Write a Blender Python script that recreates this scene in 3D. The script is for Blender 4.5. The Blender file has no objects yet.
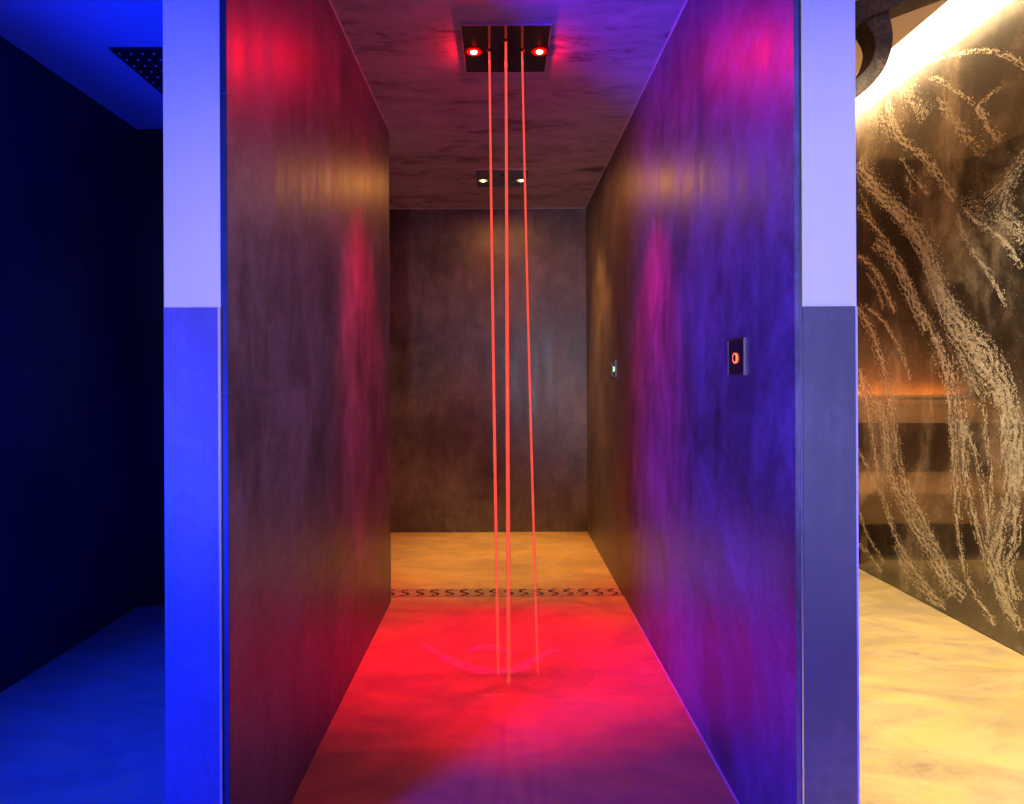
import bpy, bmesh, math, random
from mathutils import Vector, Matrix
random.seed(11)
S = bpy.context.scene
COL = S.collection
PI = math.pi

# ------------------------------------------------------------------ helpers
def link(name, bm, mat, parent=None, loc=(0, 0, 0), bevel=0.0, smooth=False):
    me = bpy.data.meshes.new(name)
    bm.normal_update(); bm.to_mesh(me); bm.free()
    o = bpy.data.objects.new(name, me); COL.objects.link(o)
    if mat: me.materials.append(mat)
    if parent: o.parent = parent
    o.location = loc
    if smooth:
        for p in me.polygons: p.use_smooth = True
    if bevel:
        m = o.modifiers.new('bevel', 'BEVEL'); m.width = bevel; m.segments = 2
        m.limit_method = 'ANGLE'
    return o

def box(bm, x0, x1, y0, y1, z0, z1):
    v = [bm.verts.new(p) for p in ((x0,y0,z0),(x1,y0,z0),(x1,y1,z0),(x0,y1,z0),
                                   (x0,y0,z1),(x1,y0,z1),(x1,y1,z1),(x0,y1,z1))]
    for f in ((3,2,1,0),(4,5,6,7),(0,1,5,4),(1,2,6,5),(2,3,7,6),(3,0,4,7)):
        bm.faces.new([v[i] for i in f])

def boxes(*bs):
    bm = bmesh.new()
    for b in bs: box(bm, *b)
    return bm

def lathe(prof, n=32, axis='z'):
    """solid of revolution from (radius, height) pairs"""
    bm = bmesh.new(); rings = []
    for r, h in prof:
        if r < 1e-6: rings.append([bm.verts.new((0, 0, h))])
        else: rings.append([bm.verts.new((r*math.cos(2*PI*i/n), r*math.sin(2*PI*i/n), h)) for i in range(n)])
    for a, b in zip(rings, rings[1:]):
        for i in range(n):
            j = (i+1) % n
            if len(a) == 1 and len(b) == 1: continue
            if len(a) == 1: bm.faces.new((a[0], b[i], b[j]))
            elif len(b) == 1: bm.faces.new((a[i], b[0], a[j]))
            else: bm.faces.new((a[i], b[i], b[j], a[j]))
    bmesh.ops.recalc_face_normals(bm, faces=bm.faces)
    if axis == 'x':
        bmesh.ops.rotate(bm, verts=bm.verts, matrix=Matrix.Rotation(-PI/2, 3, 'Y'))
    return bm

def thing(name, label, cat, loc=(0, 0, 0), group=None):
    o = bpy.data.objects.new(name, None); COL.objects.link(o); o.location = loc
    o.empty_display_size = .1
    return tag(o, label, cat, group)

def tag(o, label, cat, group=None):
    o['label'] = label; o['category'] = cat
    if group: o['group'] = group
    return o

def struct(name, bm, mat, label=None, bevel=0.0, parent=None):
    o = link(name, bm, mat, parent, bevel=bevel)
    if parent is None:
        o['kind'] = 'structure'
        if label: o['label'] = label; o['category'] = name.split('_')[0]
    return o

# ------------------------------------------------------------------ materials
class NT:
    def __init__(s, name):
        s.m = bpy.data.materials.new(name); s.m.use_nodes = True
        s.t = s.m.node_tree; s.t.nodes.clear()
        s.out = s.n('ShaderNodeOutputMaterial')
    def n(s, typ, **kw):
        nd = s.t.nodes.new(typ)
        for k, v in kw.items():
            if hasattr(nd, k): setattr(nd, k, v)
            else: nd.inputs[k.replace('_', ' ')].default_value = v
        return nd
    def l(s, a, b): s.t.links.new(a, b)
    def coords(s, scale=(1,1,1)):
        tc = s.n('ShaderNodeTexCoord'); mp = s.n('ShaderNodeMapping')
        mp.inputs['Scale'].default_value = scale
        s.l(tc.outputs['Object'], mp.inputs['Vector']); return mp.outputs['Vector']
    def noise(s, vec, scale, detail=6, rough=.6, dist=0.0):
        nd = s.n('ShaderNodeTexNoise'); nd.inputs['Scale'].default_value = scale
        nd.inputs['Detail'].default_value = detail; nd.inputs['Roughness'].default_value = rough
        nd.inputs['Distortion'].default_value = dist
        s.l(vec, nd.inputs['Vector']); return nd.outputs['Fac']
    def ramp(s, fac, stops):
        r = s.n('ShaderNodeValToRGB'); e = r.color_ramp.elements
        while len(e) < len(stops): e.new(.5)
        for el, (p, c) in zip(e, stops):
            el.position = p; el.color = (*c, 1) if len(c) == 3 else c
        s.l(fac, r.inputs['Fac']); return r.outputs['Color']
    def mixc(s, fac, a, b, mode='MIX'):
        m = s.n('ShaderNodeMix', data_type='RGBA', blend_type=mode)
        for i, x in ((0, fac), (6, a), (7, b)):
            if hasattr(x, 'node'): s.l(x, m.inputs[i])
            elif i: m.inputs[i].default_value = (*x, 1)
            else: m.inputs[i].default_value = x
        return m.outputs[2]
    def rng(s, fac, a, b, c, d):
        m = s.n('ShaderNodeMapRange'); s.l(fac, m.inputs[0])
        for i, v in enumerate((a, b, c, d)): m.inputs[i+1].default_value = v
        return m.outputs[0]
    def math(s, op, a, b):
        m = s.n('ShaderNodeMath', operation=op)
        for i, x in enumerate((a, b)):
            if hasattr(x, 'node'): s.l(x, m.inputs[i])
            else: m.inputs[i].default_value = x
        return m.outputs[0]
    def bsdf(s, color=None, rough=.5, metal=0.0, spec=.5, coat=0.0, coat_rough=.05):
        b = s.n('ShaderNodeBsdfPrincipled')
        if color is not None:
            if hasattr(color, 'node'): s.l(color, b.inputs['Base Color'])
            else: b.inputs['Base Color'].default_value = (*color, 1)
        for k, v in (('Roughness', rough), ('Metallic', metal), ('Specular IOR Level', spec)):
            if hasattr(v, 'node'): s.l(v, b.inputs[k])
            else: b.inputs[k].default_value = v
        b.inputs['Coat Weight'].default_value = coat
        b.inputs['Coat Roughness'].default_value = coat_rough
        s.l(b.outputs[0], s.out.inputs[0]); s.b = b; return b
    def bump(s, h, strength, dist=.01):
        n = s.n('ShaderNodeBump'); n.inputs['Strength'].default_value = strength
        n.inputs['Distance'].default_value = dist
        s.l(h, n.inputs['Height']); s.l(n.outputs[0], s.b.inputs['Normal'])

def stone_tile(name, lo, hi, streak=(16, 16, 1.6), r0=.34, r1=.5, spec=.5):
    t = NT(name)
    v = t.coords()
    cloud = t.noise(v, 1.6, 8, .62, .6)
    fine = t.noise(t.coords(streak), 1.0, 5, .65)
    grain = t.noise(v, 60, 3, .6); blot = t.noise(t.coords((1, 1, .6)), 7, 8, .72, .8)
    mixd = t.math('ADD', t.math('MULTIPLY', cloud, .42), t.math('MULTIPLY', fine, .12))
    mixd = t.math('ADD', mixd, t.math('MULTIPLY', blot, .32))
    mixd = t.math('ADD', mixd, t.math('MULTIPLY', grain, .14))
    mid = tuple((a+b)*.42 for a, b in zip(lo, hi))
    c = t.ramp(mixd, [(.39, lo), (.49, mid), (.61, hi)])
    rough = t.rng(t.math('ADD', t.math('MULTIPLY', fine, .6), t.math('MULTIPLY', cloud, .4)), .35, .65, r0, r1)
    t.bsdf(c, rough, 0, spec)
    t.bump(t.math('ADD', fine, t.math('MULTIPLY', grain, .35)), .16, .004)
    return t.m

M = {}
M['tile'] = stone_tile('anthracite_tile', (.028, .026, .030), (.2, .185, .2), spec=.8)
M['tile_pale'] = stone_tile('anthracite_tile_face', (.1, .105, .105), (.165, .165, .165))
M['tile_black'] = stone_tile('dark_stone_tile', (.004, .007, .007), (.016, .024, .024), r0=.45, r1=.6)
M['shaded_tile_edge'] = stone_tile('shaded_tile_edge', (.014, .03, .03), (.025, .05, .045), streak=(4, 4, 4))  # the edge's shade is put into its dark teal colour

def make_ceiling():
    t = NT('brushed_plaster')
    tc = t.n('ShaderNodeTexCoord'); mp = t.n('ShaderNodeMapping')
    mp.inputs['Rotation'].default_value = (0, 0, math.radians(24)); mp.inputs['Scale'].default_value = (1.0, 2.9, 1)
    t.l(tc.outputs['Object'], mp.inputs['Vector']); v = mp.outputs['Vector']
    a = t.noise(v, 2.2, 9, .66, 1.0); b = t.noise(v, 9, 5, .6, .4)
    f = t.math('ADD', t.math('MULTIPLY', a, .7), t.math('MULTIPLY', b, .3))
    c = t.ramp(f, [(.36, (.11, .095, .095)), (.46, (.36, .33, .335)), (.62, (.5, .47, .48))])
    t.bsdf(c, .55, 0, .4); t.bump(f, .2, .004); return t.m
M['ceiling'] = make_ceiling()

def plain(name, col, rough=.5, metal=0.0, spec=.5, nz=.08, scale=14, bump=.05):
    t = NT(name); v = t.coords()
    n = t.noise(v, scale, 5, .6)
    lo = tuple(c*(1-nz) for c in col); hi = tuple(min(1, c*(1+nz)) for c in col)
    t.bsdf(t.ramp(n, [(.3, lo), (.7, hi)]), rough, metal, spec)
    if bump: t.bump(n, bump, .002)
    return t.m
M['paint'] = plain('white_wall_paint', (.78, .78, .78), .6, nz=.015)
M['plaster'] = plain('smooth_pale_plaster', (.62, .62, .62), .7, nz=.03, scale=3)
M['plaster_bay'] = plain('blue_bay_plaster', (.42, .42, .42), .75, nz=.03, scale=3)
M['chrome'] = plain('polished_steel', (.17, .14, .16), .07, 1.0, nz=.03, bump=0)
M['profile'] = plain('brushed_aluminium', (.7, .7, .72), .3, 1.0, nz=.04)
M['dark_steel'] = plain('dark_brushed_steel', (.22, .2, .24), .4, 1.0, nz=.05)
M['bead'] = plain('pale_sealant', (.6, .58, .6), .4)
M['rubber'] = plain('dark_nozzle_rubber', (.02, .02, .022), .4)
M['white_nub'] = plain('pale_silicone_nub', (.3, .3, .33), .3)
M['black_metal'] = plain('black_steel', (.02, .02, .024), .3, .6)
M['black_glass'] = plain('smoked_glass_plate', (.015, .012, .014), .08, 0, .6, bump=0)
M['grate'] = plain('brown_grate_metal', (.42, .3, .19), .4, 0, .5, nz=.3, scale=30)
M['chan'] = plain('drain_channel_steel', (.05, .05, .05), .5, .8)

def make_floor():
    t = NT('rust_ochre_stone_floor')
    v = t.coords(); vs = t.coords((1.0, 2.6, 1))
    a = t.noise(vs, 1.5, 9, .62, 1.3); b = t.noise(vs, 5.5, 8, .65, .8); g = t.noise(v, 70, 4, .65)
    f = t.math('ADD', t.math('MULTIPLY', a, .42), t.math('MULTIPLY', b, .38))
    f = t.math('ADD', f, t.math('MULTIPLY', g, .2))
    c = t.ramp(f, [(.32, (.36, .26, .17)), (.42, (.54, .385, .2)), (.5, (.63, .45, .2)), (.57, (.68, .46, .15)), (.67, (.7, .57, .38))])
    worn = t.noise(t.coords((.8, 1.5, 1)), 2.7, 7, .6, 1.5)
    c = t.mixc(t.rng(worn, .38, .6, .42, 0), c, (.24, .17, .115))
    t.bsdf(c, t.rng(b, .3, .7, .28, .5), 0, .45); t.bump(t.math('ADD', b, t.math('MULTIPLY', g, .5)), .12, .004)
    return t.m
M['floor'] = make_floor()

def make_rust():
    t = NT('weathered_iron'); v = t.coords()
    n = t.noise(v, 22, 8, .7, .6); g = t.noise(v, 110, 4, .7)
    f = t.math('ADD', t.math('MULTIPLY', n, .7), t.math('MULTIPLY', g, .3))
    c = t.ramp(f, [(.38, (.028, .022, .022)), (.5, (.07, .05, .042)), (.6, (.15, .1, .075)), (.7, (.28, .24, .21))])
    t.bsdf(c, .55, .35, .4); t.bump(f, .5, .006); return t.m
M['iron'] = make_rust()

def make_wood():
    t = NT('warm_bench_wood'); v = t.coords((1.2, 14, 14))
    n = t.noise(v, 3, 6, .6, .5)
    t.bsdf(t.ramp(n, [(.3, (.3, .15, .06)), (.7, (.55, .3, .13))]), .5); return t.m
M['wood'] = make_wood()
M['wood_dark'] = plain('dark_stained_boards', (.13, .065, .03), .5, nz=.3)

def make_panel():
    t = NT('swirled_dark_resin')
    tc = t.n('ShaderNodeTexCoord'); mp = t.n('ShaderNodeMapping')
    mp.inputs['Rotation'].default_value = (math.radians(-30), 0, 0); mp.inputs['Scale'].default_value = (1, 1.7, .75)
    t.l(tc.outputs['Object'], mp.inputs['Vector']); v = mp.outputs['Vector']
    a = t.noise(v, 1.5, 8, .58, 1.1); b = t.noise(t.coords((1, 1.3, .9)), 4.5, 9, .68, 2.2); g = t.noise(t.coords(), 110, 4, .75)
    f = t.math('ADD', t.math('MULTIPLY', a, .6), t.math('MULTIPLY', b, .26))
    f = t.math('ADD', f, t.math('MULTIPLY', g, .14))
    c = t.ramp(f, [(.43, (.014, .011, .010)), (.5, (.05, .037, .03)), (.555, (.17, .125, .09)), (.64, (.42, .32, .23))])
    t.bsdf(c, .35, 0, .5, coat=1.0, coat_rough=.03)
    t.b.inputs['Coat IOR'].default_value = 1.75
    return t.m
M['panel'] = make_panel()

def make_flake():
    t = NT('champagne_gold_flakes'); v = t.coords()
    n = t.noise(v, 40, 4, .6)
    t.bsdf(t.ramp(n, [(.3, (.44, .37, .28)), (.55, (.72, .64, .52)), (.75, (.9, .84, .72))]), .42, .25, .5)
    return t.m
M['flake'] = make_flake()

def emit(name, col, strength):
    t = NT(name); e = t.n('ShaderNodeEmission')
    e.inputs[0].default_value = (*col, 1); e.inputs[1].default_value = strength
    t.l(e.outputs[0], t.out.inputs[0]); return t.m
M['red_core'] = emit('red_led_core', (1, .55, .25), 14)
def glow_disc(name, col, s0, s1):
    """disc round an LED; the fading halo is put into its emission"""
    t = NT(name); tc = t.n('ShaderNodeTexCoord'); ln = t.n('ShaderNodeVectorMath', operation='LENGTH')
    t.l(tc.outputs['Object'], ln.inputs[0])
    e = t.n('ShaderNodeEmission'); e.inputs[0].default_value = (*col, 1)
    m = t.n('ShaderNodeMapRange', interpolation_type='SMOOTHSTEP'); t.l(ln.outputs['Value'], m.inputs[0])
    for k, v in enumerate((.013, .037, s0, s1)): m.inputs[k+1].default_value = v
    t.l(m.outputs[0], e.inputs[1]); t.l(e.outputs[0], t.out.inputs[0]); return t.m
M['red_ring'] = glow_disc('red_glow_disc', (1, .004, .004), 3, .08)
M['warm_core'] = emit('warm_led_core', (1, .82, .45), 12)
M['warm_ring'] = glow_disc('warm_glow_disc', (1, .6, .2), 1.6, .02)
M['red_halo'] = emit('red_button_ring', (1, .12, .05), 3)
M['green_halo'] = emit('pale_green_button_ring', (.5, 1, .6), 2.2)
M['strip'] = emit('warm_led_strip', (1, .72, .36), 20)

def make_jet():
    t = NT('emissive_water_jet'); tc = t.n('ShaderNodeTexCoord'); sx = t.n('ShaderNodeSeparateXYZ')
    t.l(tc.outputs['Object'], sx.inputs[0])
    e = t.n('ShaderNodeEmission'); e.inputs[0].default_value = (1, .085, .05, 1); e.inputs[1].default_value = 1.15  # red emission stands in for LED light carried inside the water
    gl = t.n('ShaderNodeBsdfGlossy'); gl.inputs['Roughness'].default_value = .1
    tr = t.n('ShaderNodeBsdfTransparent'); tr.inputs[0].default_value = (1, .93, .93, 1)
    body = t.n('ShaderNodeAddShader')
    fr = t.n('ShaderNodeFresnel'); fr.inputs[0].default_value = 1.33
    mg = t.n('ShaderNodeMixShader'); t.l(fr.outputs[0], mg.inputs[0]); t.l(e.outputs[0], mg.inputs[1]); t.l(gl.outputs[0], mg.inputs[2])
    fac = t.rng(sx.outputs[2], .0, .95, .25, .96)   # glow and water thin out together as the jet breaks up
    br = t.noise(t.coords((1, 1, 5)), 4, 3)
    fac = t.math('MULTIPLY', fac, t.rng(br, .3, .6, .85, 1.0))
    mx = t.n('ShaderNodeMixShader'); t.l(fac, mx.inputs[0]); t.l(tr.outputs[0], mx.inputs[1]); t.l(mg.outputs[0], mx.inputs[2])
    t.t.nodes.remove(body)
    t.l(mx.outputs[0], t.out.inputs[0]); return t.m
M['orange_strip'] = emit('amber_led_strip', (1, .5, .15), 3)
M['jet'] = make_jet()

def make_film():
    t = NT('thin_water_film'); tr = t.n('ShaderNodeBsdfTransparent'); tr.inputs[0].default_value = (.97, .97, .97, 1)
    gl = t.n('ShaderNodeBsdfGlossy'); gl.inputs['Roughness'].default_value = .25
    fr = t.n('ShaderNodeFresnel'); fr.inputs[0].default_value = 1.33
    bp = t.n('ShaderNodeBump'); bp.inputs['Strength'].default_value = .25; bp.inputs['Distance'].default_value = .01
    t.l(t.noise(t.coords(), 9, 3, .5, .8), bp.inputs['Height'])
    t.l(bp.outputs[0], gl.inputs['Normal']); t.l(bp.outputs[0], fr.inputs['Normal'])
    mx = t.n('ShaderNodeMixShader'); gm = t.n('ShaderNodeNewGeometry'); t.l(t.math('MULTIPLY', fr.outputs[0], t.math('SUBTRACT', 1.0, gm.outputs['Backfacing'])), mx.inputs[0])
    t.l(tr.outputs[0], mx.inputs[1]); t.l(gl.outputs[0], mx.inputs[2])
    t.l(mx.outputs[0], t.out.inputs[0]); return t.m
M['film'] = make_film()
def make_glint():
    t = NT('ripple_glint'); tr = t.n('ShaderNodeBsdfTransparent')
    d = t.n('ShaderNodeBsdfDiffuse'); d.inputs[0].default_value = (.9, .9, .9, 1)  # pale arcs painted in where light glints on the ripples
    mx = t.n('ShaderNodeMixShader'); t.l(t.rng(t.noise(t.coords((1, 2, 1)), 18, 4),   .35, .65, .08, .5), mx.inputs[0])
    t.l(tr.outputs[0], mx.inputs[1]); t.l(d.outputs[0], mx.inputs[2]); t.l(mx.outputs[0], t.out.inputs[0]); return t.m
M['glint'] = make_glint()

# ------------------------------------------------------------------ the room
H = 2.407
LX, RX = -.573, .6285           # faces of the shower corridor
PL, PR = -.706, .76            # outer faces of its two partitions
YL, YR = 1.234, 1.264           # front faces of the partitions
YE = 3.018                      # where the left partition ends
YB = 4.387                      # back wall
BX = -1.837                     # far wall of the blue bay
GX = 2.12                       # face of the swirled panel
RC = 2.76                       # ceiling of the warm bay
D0, D1 = 3.085, 3.205           # drain channel
DX = -.96

T = .1
struct('floor', boxes((-4.2, 3.2, -2.6, D0, -T, 0), (-4.2, DX, D0, D1, -T, 0), (RX, 3.2, D0, D1, -T, 0),
                      (-4.2, 3.2, D1, 7.0, -T, 0), (DX, RX, D0, D1, -T, -.05)), M['floor'], 'rust-ochre stone floor running through all three bays')
struct('ceiling', boxes((LX, RX, YR, YE, H, H+.1), (-3.2, RX, YE, YB, H, H+.1)), M['ceiling'],
       'brushed grey plaster ceiling above the middle shower corridor')
struct('ceiling_left', boxes((BX-.1, PL, .65, YE-.04, H, H+.1)), M['plaster_bay'], 'smooth pale ceiling over the blue left bay')
struct('ceiling_right', boxes((PR, 1.93, YR, YB, RC, RC+.12)), M['plaster'], 'pale ceiling of the warm right bay stopping short of the swirled panel')
struct('ceiling_cove', boxes((1.7, GX+.14, YR, YB, 3.06, 3.12)), M['plaster'], 'top of the light cove above the swirled panel')

def partition(name, label, x0, x1, tile_x0, tile_x1, y0, y1, zf, trim_x, joints, top, bay=0):
    """painted core, dark tiles on the shower side, half-height tile on the front"""
    w = struct(name, boxes((x0, x1, y0, y0+.03, 0, top), (x0, x1-bay, y0+.03, y1, 0, top)), M['paint'], label)
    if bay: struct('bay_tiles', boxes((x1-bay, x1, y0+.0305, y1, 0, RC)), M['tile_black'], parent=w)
    bm = bmesh.new(); zs = [0] + joints + [H]
    for a, b in zip(zs, zs[1:]):
        box(bm, tile_x0, tile_x1, y0+.0015, y1, a+.0002, b-.0002)
    struct('wall_tiles', bm, M['tile'], parent=w)
    return w
WL = partition('wall_left', 'left partition of the middle shower, tiled inside and painted on its end', PL, LX-.015, LX-.015, LX, YL, YE, 1.29, 0, [.467, 1.112, 1.738], H+.1)
struct('end_tile', boxes((PL+.002, LX-.0185, YL-.005, YL, 0, 1.29)), M['tile_pale'], parent=WL)
struct('edge_profile', boxes((LX-.0184, LX-.0142, YL-.0055, YL+.002, 0, 1.29)), M['bead'], parent=WL)
struct('shaded_tile_edge', boxes((LX-.0138, LX-.0005, YL-.001, YL+.0012, 0, 1.111), (LX-.0138, LX-.0005, YL-.001, YL+.0012, 1.1135, 1.737), (LX-.0138, LX-.0005, YL-.001, YL+.0012, 1.7395, H)), M['shaded_tile_edge'], parent=WL)
WR = partition('wall_right', 'right partition of the middle shower, tiled inside and painted on its end', RX+.011, PR, RX, RX+.011, YR, YB, 1.29, 0, [.425, 1.115, 1.762], RC+.12, .006)
struct('end_tile', boxes((RX+.0145, PR-.0055, YR-.005, YR, 0, 1.29)), M['tile_pale'], parent=WR)
struct('edge_profile', boxes((PR-.0052, PR-.001, YR-.0055, YR+.002, 0, 1.29)), M['bead'], parent=WR)
struct('corner_profile', boxes((RX+.0102, RX+.0138, YR-.003, YR, 0, H)), M['profile'], parent=WR)

struct('wall_back', boxes((-3.2, PR+.02, YB, YB+.1, 0, H+.1)), M['tile'], 'dark tiled back wall behind the drain')
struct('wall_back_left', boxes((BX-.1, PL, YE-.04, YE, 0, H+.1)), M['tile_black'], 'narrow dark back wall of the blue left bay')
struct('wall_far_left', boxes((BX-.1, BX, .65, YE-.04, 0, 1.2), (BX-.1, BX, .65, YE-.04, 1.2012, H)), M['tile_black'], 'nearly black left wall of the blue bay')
struct('wall_back_right', boxes((PR+.02, GX+.14, YB, YB+.1, 0, 3.12)), M['wood_dark'], 'back wall of the warm right bay')
struct('wall_far_right', boxes((GX+.045, GX+.14, .6, YB, 0, 3.06)), M['paint'], 'pale wall behind the swirled panel, washed by the cove light')
struct('wall_passage', boxes((-3.3, -3.2, YE, YB, 0, H+.1)), M['tile_black'], 'end wall of the passage behind the left partition')
struct('trim_1', boxes((RX-.005, RX, YR, YB, H-.004, H)), M['bead'], 'pale sealant line where ceiling meets right shower wall')
struct('trim_2', boxes((LX, LX+.005, YL, YE, H-.004, H)), M['bead'], 'pale sealant line where ceiling meets left shower wall')
struct('trim_3', boxes((-3.2, RX-.005, YB-.004, YB, H-.004, H)), M['bead'], 'pale sealant line along the top of the back wall')
struct('trim_4', boxes((RX-.004, RX, YR, D0, 0, .004)), M['bead'], 'pale sealant line at the foot of the right shower wall')

# ------------------------------------------------------------------ shower heads with lamps
def shower_panel(name, label, cx, cy, core, ring, leds, nozzles):
    t = thing(name, label, 'shower head', (cx, cy, H))
    w = .161
    link('plate', boxes((-w, w, -w, w, -.009, 0)), M['chrome'], t, bevel=.0015)
    rm = boxes((-w-.001, w+.001, -w-.001, -w, -.009, 0), (-w-.001, w+.001, w, w+.001, -.009, 0), (-w-.001, -w, -w, w, -.009, 0), (w, w+.001, -w, w, -.009, 0))
    link('rim', rm, M['bead'], t)
    for lx, ly in leds:
        lamp = link('lamp', lathe([(.0, -.012), (.033, -.0115), (.036, -.0095), (.036, -.009), (0, -.009)], 32), ring, t, (lx-cx, ly-cy, 0), smooth=False)  # wide glowing disc stands in for the halo around each LED
        link('lens', lathe([(0, -.018), (.007, -.0172), (.012, -.0145), (.013, -.012), (0, -.012)], 24), core, lamp, smooth=True)
    for nx, ny in nozzles:
        link('nozzle', lathe([(.0045, -.009), (.009, -.009), (.0085, -.013), (.006, -.0135), (.005, -.0125), (.0045, -.009)], 24), M['rubber'], t, (nx-cx, ny-cy, 0))
    return t
LED_R = [(-.103, 2.268), (.15, 2.268)]
NOZ = [(-.043, 2.266), (.02, 2.2), (.083, 2.266)]
shower_panel('shower_head', 'square polished shower head with two red lamps, nearest in middle ceiling', .02, 2.264, M['red_core'], M['red_ring'], LED_R, NOZ)
LED_W = [(-.114, 3.74), (.127, 3.74)]
shower_panel('shower_head', 'square polished shower head with two warm yellow lamps, farther back near drain', .006, 3.72, M['warm_core'], M['warm_ring'], LED_W,
             [(-.056, 3.718), (.006, 3.652), (.068, 3.718)])

t = thing('rain_shower_head', 'large square perforated rain shower head on the blue ceiling of left bay', 'shower head', (-1.265, 2.465, H))
link('plate', boxes((-.222, .222, -.222, .222, -.012, 0)), M['black_metal'], t, bevel=.0015)
nub0 = None
for i in range(10):
    for j in range(10):
        p = (-.198+i*.044, -.198+j*.044, -.012)
        if nub0 is None:
            nub0 = nub = link('spray_nozzle', lathe([(.0042, 0), (.0036, -.004), (.002, -.005), (0, -.0045)], 10), M['white_nub'], t, p)
        else:
            nub = nub0.copy(); COL.objects.link(nub); nub.parent = t; nub.location = p

# ------------------------------------------------------------------ water
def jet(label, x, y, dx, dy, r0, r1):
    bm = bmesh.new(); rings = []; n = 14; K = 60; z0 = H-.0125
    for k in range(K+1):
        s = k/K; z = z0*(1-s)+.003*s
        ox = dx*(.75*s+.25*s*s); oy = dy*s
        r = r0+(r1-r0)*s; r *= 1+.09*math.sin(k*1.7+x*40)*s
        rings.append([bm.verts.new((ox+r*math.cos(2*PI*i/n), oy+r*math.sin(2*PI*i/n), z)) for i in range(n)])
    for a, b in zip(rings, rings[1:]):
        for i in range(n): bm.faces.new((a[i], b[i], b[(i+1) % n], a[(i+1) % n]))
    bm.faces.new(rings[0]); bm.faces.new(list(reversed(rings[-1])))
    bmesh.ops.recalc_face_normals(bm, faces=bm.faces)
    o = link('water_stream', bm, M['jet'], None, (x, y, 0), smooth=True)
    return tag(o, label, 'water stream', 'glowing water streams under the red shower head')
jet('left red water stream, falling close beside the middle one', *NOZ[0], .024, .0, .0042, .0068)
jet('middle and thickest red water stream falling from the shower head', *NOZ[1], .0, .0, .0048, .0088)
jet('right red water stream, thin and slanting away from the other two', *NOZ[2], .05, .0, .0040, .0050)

ARC1 = [(-0.371, 2.566), (-0.261, 2.435), (-0.151, 2.333), (-0.044, 2.292), (0.046, 2.307), (0.115, 2.371), (0.172, 2.431), (0.238, 2.475)]
ARC2 = [(-0.154, 2.443), (-0.09, 2.497), (-0.014, 2.478), (0.048, 2.415)]
def puddle():
    bm = bmesh.new(); n = 72; R = 26; rings = []
    c = bm.verts.new((0, 0, .003))
    for k in range(1, R+1):
        s = k/R; row = []
        for i in range(n):
            a = 2*PI*i/n
            rad = (.27+.04*math.sin(2*a+.6)+.025*math.sin(3*a+2)+.012*math.sin(7*a))*s
            z = .0022*(1-s**4)+.0002
            ridge = math.exp(-((s-.52-.04*math.sin(2*a))/.045)**2)*.006*max(0, .35+.65*math.cos(a+1.4))
            ridge += math.exp(-((s-.3)/.05)**2)*.003*max(0, math.cos(a-1.2))
            row.append(bm.verts.new((rad*math.cos(a), rad*.8*math.sin(a), z+ridge)))
        rings.append(row)
    for i in range(n): bm.faces.new((c, rings[0][i], rings[0][(i+1) % n]))
    for a, b in zip(rings, rings[1:]):
        for i in range(n): bm.faces.new((a[i], b[i], b[(i+1) % n], a[(i+1) % n]))
    o = link('water_puddle', bm, M['film'], None, (.03, 2.24, .0006), smooth=True)
    tag(o, 'thin rippled puddle on the red floor where the streams land', 'puddle')
    def arc(name, pts, w):
        bm = bmesh.new(); n = len(pts); rows = []
        P = [Vector((*p, 0)) for p in pts]
        Q = []
        for i in range((n-1)*8+1):
            k = min(i//8, n-2); s = i/8-k
            p0, p1, p2, p3 = P[max(k-1, 0)], P[k], P[k+1], P[min(k+2, n-1)]
            Q.append(.5*(2*p1+(p2-p0)*s+(2*p0-5*p1+4*p2-p3)*s*s+(3*p1-p0-3*p2+p3)*s**3))
        for i, p in enumerate(Q):
            d = (Q[min(i+1, len(Q)-1)]-Q[max(i-1, 0)]).normalized(); nn = Vector((-d.y, d.x, 0))
            ww = w*(math.sin(PI*(i+.3)/(len(Q)-.4)))**.8*(1+.25*math.sin(i*1.3))
            rows.append([bm.verts.new(p+nn*ww*u+Vector((0, 0, .0008+.004*(1-u*u)))) for u in (-1, -.5, 0, .5, 1)])
        for a, b in zip(rows, rows[1:]):
            for i in range(4): bm.faces.new((a[i], b[i], b[i+1], a[i+1]))
        bmesh.ops.recalc_face_normals(bm, faces=bm.faces)
        return link(name, bm, M['glint'], o, (-.03, -2.24, .002), smooth=True)
    arc('glint_arc', ARC1, .032); arc('glint_arc', ARC2, .024)
puddle()

# ------------------------------------------------------------------ wall controls
def control(label, y, hw, halo):
    z = 1.194; h = .049
    t = thing('control_panel', label, 'control panel', (RX, y, z))
    link('plate', boxes((-.003, 0, -hw+.003, hw-.003, -h+.003, h-.003)), M['black_glass'], t, bevel=.001)
    link('frame', boxes((-.0045, 0, -hw, -hw+.003, -h, h), (-.0045, 0, hw-.003, hw, -h, h),
                        (-.0045, 0, -hw+.003, hw-.003, h-.003, h), (-.0045, 0, -hw+.003, hw-.003, -h, -h+.003)), M['dark_steel'], t)
    b = link('button', lathe([(0, .0105), (.009, .0105), (.0105, .0095), (.0105, .006), (0, .006)], 28, 'x'), M['black_metal'], t, (.003, 0, -.003))
    link('lit_ring', lathe([(.0108, .010), (.0134, .010), (.0137, .0095), (.0137, .006), (.0108, .006), (.0108, .010)], 32, 'x'), halo, b)
control('square control panel with glowing red ring button, nearer on right shower wall', 1.578, .055, M['red_halo'])
control('small control panel with pale green ring button, farther back on right wall', 3.30, .055, M['green_halo'])

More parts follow.
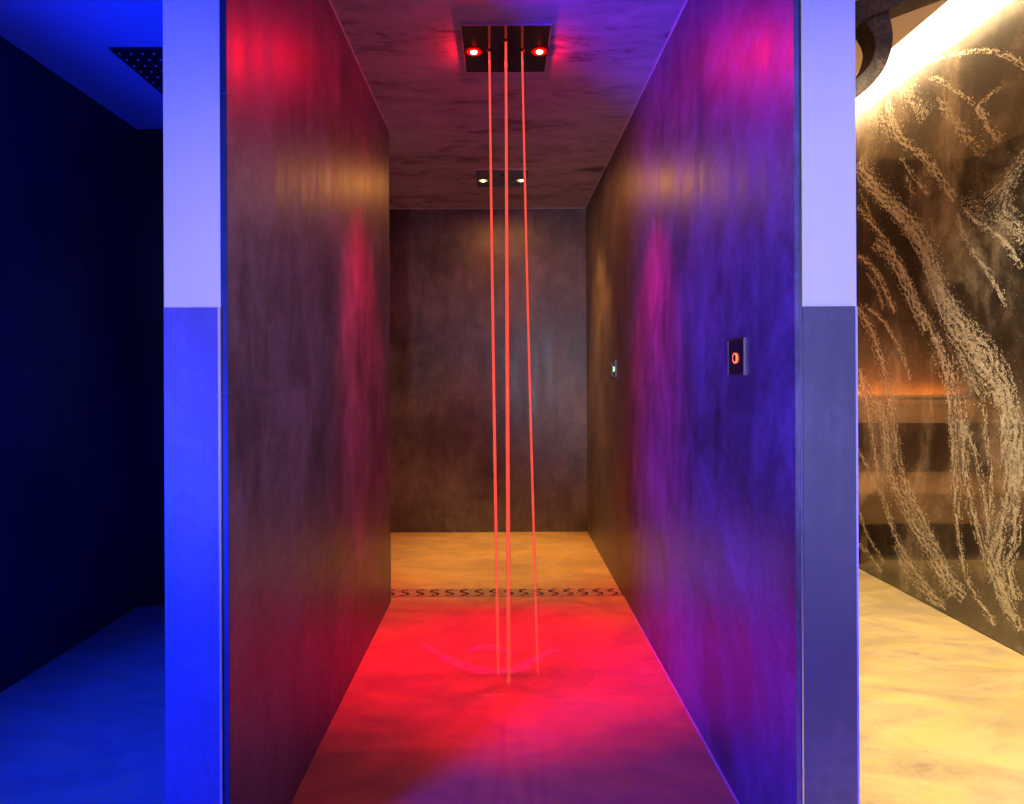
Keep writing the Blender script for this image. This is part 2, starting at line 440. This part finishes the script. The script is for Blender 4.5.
# ------------------------------------------------------------------ floor drain with S shaped slots
def s_outline(w, h, th):
    pts = []
    for k in range(17):
        s = k/16; a = s*2-1
        pts.append((w*math.sin(a*PI*1.25), a*h))
    L, Rr = [], []
    for i, (x, y) in enumerate(pts):
        p0 = pts[max(0, i-1)]; p1 = pts[min(16, i+1)]
        dx, dy = p1[0]-p0[0], p1[1]-p0[1]; d = math.hypot(dx, dy) or 1
        tt = th
        L.append((x-dy/d*tt, y+dx/d*tt)); Rr.append((x+dy/d*tt, y-dx/d*tt))
    return L+Rr[::-1]
t = thing('floor_drain', 'long linear floor drain with a row of S shaped slots', 'drain', ((DX+RX)/2, (D0+D1)/2, 0))
W2 = (RX-DX)/2-.003; D2 = (D1-D0)/2-.003
cu = bpy.data.curves.new('grate', 'CURVE'); cu.dimensions = '2D'; cu.fill_mode = 'BOTH'; cu.extrude = .003
def poly(pts):
    sp = cu.splines.new('POLY'); sp.points.add(len(pts)-1)
    for p, q in zip(sp.points, pts): p.co = (*q, 0, 1)
    sp.use_cyclic_u = True
poly([(-W2, -D2), (W2, -D2), (W2, D2), (-W2, D2)])
ns = 20
for i in range(ns):
    cx = -W2+.04+(2*W2-.08)*i/(ns-1)
    poly([(cx-x, y) for x, y in s_outline(.021, .046, .0062)])
tmp = bpy.data.objects.new('grate', cu); COL.objects.link(tmp)
bpy.context.view_layer.update()
me = bpy.data.meshes.new_from_object(tmp.evaluated_get(bpy.context.evaluated_depsgraph_get()))
bpy.data.objects.remove(tmp)
me.materials.clear(); me.materials.append(M['grate'])
g = bpy.data.objects.new('grate', me); COL.objects.link(g); g.parent = t; g.location = (0, 0, -.002)
link('channel', boxes((-W2, W2, -D2, D2, -.05, -.046), (-W2, W2, -D2, -D2+.003, -.046, -.006), (-W2, W2, D2-.003, D2, -.046, -.006)), M['chan'], t)

# ------------------------------------------------------------------ swirled panel
STROKES = [
 ([(3.238,2.66),(3.134,2.414),(2.95,2.238),(2.756,1.969)],0.031,1.0),
 ([(2.745,1.896),(2.686,1.761),(2.566,1.594),(2.475,1.439)],0.018,1.0),
 ([(3.135,2.319),(3.059,2.212),(2.917,2.043)],0.015,0.7),
 ([(3.097,2.199),(3.067,2.132),(3.03,2.068)],0.021,0.6),
 ([(3.504,2.411),(3.284,2.169),(3.06,1.958),(2.932,1.794),(2.84,1.557),(2.689,1.365),(2.568,1.246),(2.477,1.086),(2.435,0.881),(2.417,0.674)],0.053,1.0),
 ([(3.428,2.285),(3.217,2.066),(3.024,1.866),(2.919,1.707),(2.821,1.506),(2.66,1.282),(2.563,1.146),(2.497,1.031)],0.039,0.9),
 ([(3.098,1.937),(2.974,1.754),(2.886,1.564),(2.79,1.384),(2.644,1.214),(2.512,1.018)],0.043,0.5),
 ([(3.506,2.151),(3.33,1.975),(3.202,1.829),(3.092,1.674),(3.004,1.521),(2.901,1.36),(2.823,1.176),(2.793,0.963),(2.77,0.715),(2.747,0.43),(2.684,0.205),(2.538,0.07)],0.025,1.0),
 ([(3.348,1.917),(3.163,1.74),(3.048,1.537),(2.935,1.372)],0.048,0.8),
 ([(2.887,1.344),(2.823,1.219),(2.75,1.031),(2.715,0.848)],0.043,0.7),
 ([(3.508,1.86),(3.403,1.792),(3.322,1.714),(3.254,1.608),(3.18,1.49)],0.028,1.0),
 ([(3.413,1.747),(3.323,1.63),(3.272,1.522)],0.017,0.7),
 ([(3.443,1.56),(3.351,1.509),(3.247,1.426),(3.126,1.261),(3.058,1.128)],0.014,1.1),
 ([(3.51,1.551),(3.415,1.458),(3.343,1.349),(3.274,1.167),(3.208,0.96),(3.169,0.774),(3.1,0.587),(2.941,0.381),(2.798,0.199),(2.707,0.128)],0.037,1.0),
 ([(3.31,1.011),(3.26,0.791),(3.203,0.58),(3.055,0.398),(2.894,0.241),(2.779,0.111)],0.057,1.0),
 ([(3.493,1.188),(3.428,0.995),(3.374,0.808),(3.322,0.588),(3.262,0.432),(3.164,0.265),(2.999,0.122),(2.824,0.032)],0.033,1.0),
 ([(3.475,1.123),(3.381,1.008),(3.276,0.845),(3.244,0.628)],0.051,0.6),
 ([(3.517,0.711),(3.421,0.612),(3.305,0.479)],0.017,1.0),
 ([(3.519,0.359),(3.424,0.223),(3.281,0.105)],0.017,0.9),
 ([(3.521,0.15),(3.406,0.107),(3.299,0.049)],0.023,0.8),
 ([(3.173,0.236),(3.103,0.124),(2.964,0.058),(2.824,0.013)],0.036,0.6),
 ([(2.72,0.939),(2.709,0.779),(2.676,0.589),(2.599,0.375),(2.527,0.225),(2.448,0.12)],0.027,1.0),
 ([(2.685,0.896),(2.619,0.725),(2.577,0.513),(2.557,0.344)],0.022,0.8),
 ([(2.596,1.014),(2.586,0.861),(2.56,0.712),(2.561,0.538)],0.017,0.8),
 ([(2.492,1.019),(2.483,0.83),(2.475,0.629),(2.515,0.463),(2.501,0.276),(2.415,0.097)],0.029,1.0),
 ([(2.435,0.918),(2.431,0.712),(2.437,0.505),(2.466,0.33),(2.433,0.217)],0.033,0.9),
 ([(2.515,0.463),(2.536,0.372),(2.516,0.25),(2.467,0.154)],0.026,0.8),
 ([(2.715,1.92),(2.64,1.831),(2.565,1.776),(2.484,1.701),(2.403,1.581)],0.017,1.1),
 ([(2.726,1.956),(2.64,1.907),(2.559,1.84),(2.459,1.766),(2.366,1.678)],0.035,0.35),
 ([(2.926,2.691),(2.783,2.657),(2.592,2.574),(2.465,2.482),(2.345,2.349)],0.013,0.9),
 ([(2.913,2.625),(2.815,2.546),(2.694,2.421),(2.638,2.358)],0.014,0.7),
 ([(2.626,2.344),(2.583,2.263),(2.542,2.193),(2.506,2.139)],0.026,0.9),
 ([(2.874,2.497),(2.785,2.37),(2.695,2.243),(2.584,2.11)],0.032,0.45),
 ([(2.505,2.377),(2.556,2.359),(2.621,2.35)],0.013,0.6),
 ([(3.37,2.665),(3.256,2.53),(3.134,2.425)],0.066,0.35),
 ([(3.132,2.689),(3.019,2.556),(2.949,2.423)],0.072,0.35),
 ([(2.364,2.046),(2.458,1.957),(2.493,1.843),(2.366,1.706)],0.057,0.5),
 ([(2.585,1.913),(2.507,1.932),(2.41,1.962)],0.038,0.4),
 ([(3.495,2.248),(3.429,2.146),(3.374,2.038)],0.017,0.6),
 ([(2.763,0.843),(2.746,0.658),(2.735,0.475)],0.019,0.4),
 ([(2.791,1.36),(2.73,1.24),(2.661,1.124),(2.59,1.027)],0.055,0.35),
]
pn = link('decorative_panel', boxes((GX, GX+.04, .9, YB-.004, .004, 2.73)), M['panel'], bevel=.002)
tag(pn, 'glossy dark brown wall panel with sweeping gold swirls in right bay', 'wall panel')

def catmull(pts, n):
    P = [pts[0]]+pts+[pts[-1]]; out = []
    for i in range(1, len(P)-2):
        p0, p1, p2, p3 = (Vector(q) for q in P[i-1:i+3])
        for k in range(n):
            s = k/n
            out.append(.5*((2*p1)+(p2-p0)*s+(2*p0-5*p1+4*p2-p3)*s*s+(3*p1-p0-3*p2+p3)*s**3))
    out.append(Vector(pts[-1])); return out

fb = bmesh.new()
def flake(y, z, tx, tz, ln, wd, sheet):
    if not (.92 < y < YB-.02 and .02 < z < 2.715): return
    m = random.randint(4, 6); vs = []
    for i in range(m):
        a = 2*PI*(i+random.uniform(-.3, .3))/m
        u, v = ln*math.cos(a)*random.uniform(.6, 1.2), wd*math.sin(a)*random.uniform(.6, 1.2)
        vs.append(fb.verts.new((GX-.0006-sheet, y+u*tx-v*tz, z+u*tz+v*tx)))
    fb.faces.new(vs)
MORE = [([(y-1.36-.05*z, z-.08) for y, z in p], w, d) for p, w, d in STROKES[:28]]   # the swirls run on along the panel
for pts, w, dens in STROKES+MORE:
    cv = catmull(pts, 14)
    w *= 1.5
    strands = max(3, int(w/.006))
    st = [(random.gauss(0, .42), random.random()*6.28, random.uniform(.4, 1.3)) for _ in range(strands)]
    for a, b in zip(cv, cv[1:]):
        d = b-a; L = d.length
        if L < 1e-6: continue
        tx, tz = d.x/L, d.y/L
        num = dens*L*w*150000
        num = int(num)+(random.random() < num % 1)
        for _ in range(num):
            s = random.random(); c = a+d*s
            if random.random() < .4: q = random.gauss(0, .4)*w*.85
            else:
                off, ph, wt = random.choice(st)
                q = (off+random.gauss(0, .09))*w*.85*(.8+.3*math.sin(c.y*5+ph))
                if math.sin(c.y*23*wt+c.x*17+ph) < -.45 and random.random() < .7: continue
            hole = math.sin(c.y*61+q*190+3*math.sin(c.x*47))+math.sin(c.x*83-q*230+2*math.sin(c.y*39))
            if hole < -.35 and random.random() < .9: continue
            big = random.random()
            ln = .0016+.0045*big*big*big; wd = ln*random.uniform(.4, .75)
            flake(c.x-tz*q, c.y+tx*q, tx, tz, ln, wd, random.random()*.0004)
for k in range(4000):                               # loose dust over the rest of the panel
    y = random.uniform(1.0, 3.7); z = random.uniform(.05, 2.7)
    if math.sin(y*9+z*5+2*math.sin(z*3)) < .1: continue
    flake(y, z, -.5, -.85, random.uniform(.001, .0026), random.uniform(.0008, .0016), 0)
fo = link('gold_flakes', fb, M['flake'], pn); fo['kind'] = 'stuff'
fo['label'] = 'sweeping streaks of champagne gold flakes'

# cove light strip on the hidden edge of the ceiling
t = thing('light_strip', 'warm light strip in the ceiling cove above the swirled panel', 'lamp', (1.94, (YR+YB)/2, 2.84))
link('channel', boxes((-.01, -.002, -1.5, 1.5, -.02, .02)), M['profile'], t)
link('diffuser', boxes((-.002, .004, -1.5, 1.5, -.014, .014)), M['strip'], t)

# weathered iron bracket with hooked arm
def ribbon(pts_out, pts_in, y0, y1):
    bm = bmesh.new(); A = catmull(pts_out, 10); B = catmull(pts_in, 10)
    n = min(len(A), len(B))
    rows = [[bm.verts.new((p.x, y, p.y)) for p in P[:n]] for y in (y0, y1) for P in (A, B)]
    for i in range(n-1):
        bm.faces.new((rows[0][i], rows[0][i+1], rows[1][i+1], rows[1][i]))
        bm.faces.new((rows[3][i], rows[3][i+1], rows[2][i+1], rows[2][i]))
        bm.faces.new((rows[0][i+1], rows[0][i], rows[2][i], rows[2][i+1]))
        bm.faces.new((rows[1][i], rows[1][i+1], rows[3][i+1], rows[3][i]))
    for i in (0, n-1):
        bm.faces.new((rows[0][i], rows[1][i], rows[3][i], rows[2][i]))
    bmesh.ops.recalc_face_normals(bm, faces=bm.faces)
    return bm
t = thing('iron_bracket', 'weathered dark iron bracket with curved hook under right bay ceiling', 'bracket', (0, 0, 0))
link('arm', ribbon([(1.0, 2.452), (1.327, 2.525), (1.6, 2.62), (2.0, 2.757)], [(1.0, 2.36), (1.327, 2.452), (1.6, 2.555), (2.0, 2.695)], 2.16, 2.28), M['iron'], t, bevel=.003)
link('hook', ribbon([(1.437, 2.49), (1.452, 2.40), (1.437, 2.322), (1.40, 2.252), (1.32, 2.178), (1.18, 2.12), (1.02, 2.12)],
                    [(1.345, 2.455), (1.383, 2.385), (1.377, 2.325), (1.345, 2.27), (1.28, 2.225), (1.17, 2.19), (1.02, 2.19)], 2.18, 2.26), M['iron'], t, bevel=.003)

# two-tier bench at the back of the warm bay (seen as a reflection in the panel)
t = thing('bench', 'two-tier wooden bench reflected in the dark swirled panel', 'bench', (0, 0, 0))
for z0, z1, y0, y1 in ((.825, .975, 4.02, YB-.005), (.255, .44, 3.55, YB-.005)):
    link('seat', boxes((PR+.02, GX-.02, y0, y1, z1-.03, z1)), M['wood'], t, bevel=.003)
    link('front_board', boxes((PR+.02, GX-.02, y0, y0+.03, z0, z1-.032)), M['wood'], t, bevel=.003)
sl = link('light_strip', boxes((PR+.03, GX-.03, YB-.06, YB-.035, .975, .99)), M['profile'], t)
link('diffuser', boxes((PR+.035, GX-.035, YB-.056, YB-.039, .99, .994)), M['orange_strip'], sl)
for x0, y0, z1 in ((PR+.04, 4.06, .943), (GX-.1, 4.06, .943), (PR+.04, 3.59, .408), (GX-.1, 3.59, .408)):
    link('leg', boxes((x0, x0+.04, y0, y0+.06, 0, z1)), M['wood'], t)

# ------------------------------------------------------------------ lights
def aim(o, tgt):
    d = Vector(tgt)-o.location; o.rotation_euler = d.to_track_quat('-Z', 'Y').to_euler()
def area(name, loc, tgt, size, power, col, sy=None, spread=PI):
    l = bpy.data.lights.new(name, 'AREA'); l.energy = power; l.color = col; l.spread = spread
    if sy: l.shape = 'RECTANGLE'; l.size = size; l.size_y = sy
    else: l.shape = 'DISK'; l.size = size
    o = bpy.data.objects.new(name, l); COL.objects.link(o); o.location = loc; aim(o, tgt); return o
def spot(name, loc, tgt, power, col, ang, blend, rad=.012):
    l = bpy.data.lights.new(name, 'SPOT'); l.energy = power; l.color = col
    l.spot_size = math.radians(ang); l.spot_blend = blend; l.shadow_soft_size = rad
    o = bpy.data.objects.new(name, l); COL.objects.link(o); o.location = loc; aim(o, tgt); return o
def point(name, loc, power, col, rad=.012):
    l = bpy.data.lights.new(name, 'POINT'); l.energy = power; l.color = col; l.shadow_soft_size = rad
    o = bpy.data.objects.new(name, l); COL.objects.link(o); o.location = loc; return o
RED = (1, .0, .055); BLUE = (.002, .015, 1); WARM = (1, .55, .16); AMBER = (1, .37, .07); PALE = (.8, .72, 1)
for x, y in LED_R:
    s = -1 if x < 0 else 1
    spot('red_beam', (x, y, H-.025), (x, y+.12, 0), 230, RED, 36, 1.0, .03)
    spot('red_spill', (x, y, H-.025), (s*.6, y+.22, 1.0), 190, RED, 46, 1.0, .02)
    area('red_lamp', (x, y, H-.022), (x, y, 0), .03, 2.4, (1, 0, .03))
    point('red_glow', (x, y, H-.021), 4, (1, 0, .02), .004)
for x, y in LED_W:
    s = -1 if x < 0 else 1
    spot('warm_beam', (x, y, H-.025), (x, y+.05, 0), 90, WARM, 44, .8, .02)
    spot('warm_spill', (x, y, H-.025), (s*.6, y+.05, 1.2), 120, AMBER, 66, 1.0, .05)
    area('warm_lamp', (x, y, H-.022), (x, y, 0), .03, 2.6, AMBER)
area('blue_room_lamp', (-2.07, -.55, .5), (.0, 1.6, 1.2), .5, 380, BLUE)
spot('blue_bay_fill', (-1.2, 1.5, H-.05), (-1.15, 1.75, 0), 260, BLUE, 50, 1.0, .03)  # unseen blue spot added to brighten the left bay floor
spot('room_fill', (.3, -1.6, 1.0), (.75, 1.26, 1.3), 210, (.84, .8, 1), 34, .9, .1)  # unseen fill added behind the camera to lift the right partition end
spot('room_fill', (-.2, -1.6, 1.0), (-.68, 1.26, 1.4), 65, PALE, 26, .9, .1)  # same kind of added fill, for the left partition end
spot('room_fill', (1.1, -1.0, 1.2), (-.573, 1.65, 1.2), 170, (.66, .5, 1), 28, 1.0, .1)  # added fill to brighten the near part of the left shower wall
area('cove_strip', (1.956, (YR+YB)/2, 2.84), (2.16, (YR+YB)/2, 2.82), 3.0, 30, (1, .66, .3), sy=.03)
spot('bay_downlight', (1.5, 1.6, RC-.02), (1.65, 1.75, 0), 620, (1, .83, .52), 110, 1.0, .05)
spot('bay_downlight', (1.4, 2.4, RC-.02), (1.4, 4.02, .7), 1300, (1, .7, .4), 46, 1.0, .05)  # unseen spot added to brighten the bench for its reflection
area('bench_wash', ((PR+GX)/2, YB-.045, 1.0), ((PR+GX)/2, YB-.02, 1.2), 1.2, 26, AMBER, sy=.02)

w = bpy.data.worlds.new('world'); S.world = w; w.use_nodes = True
w.node_tree.nodes['Background'].inputs[0].default_value = (.35, .5, .6, 1)
w.node_tree.nodes['Background'].inputs[1].default_value = .006

# ------------------------------------------------------------------ camera
F = 590
cam = bpy.data.cameras.new('camera'); cam.sensor_width = 36; cam.lens = 36*F/1024
cam.shift_x = 10/1024; cam.shift_y = -23/1024; cam.clip_start = .05
co = bpy.data.objects.new('camera', cam); COL.objects.link(co)
co.location = (0, 0, 1.138); co.rotation_euler = (PI/2, .0045, 0)
S.camera = co
S.view_settings.view_transform = 'Standard'; S.view_settings.look = 'None'
S.view_settings.exposure = 0; S.view_settings.gamma = 1; S.view_settings.use_curve_mapping = False
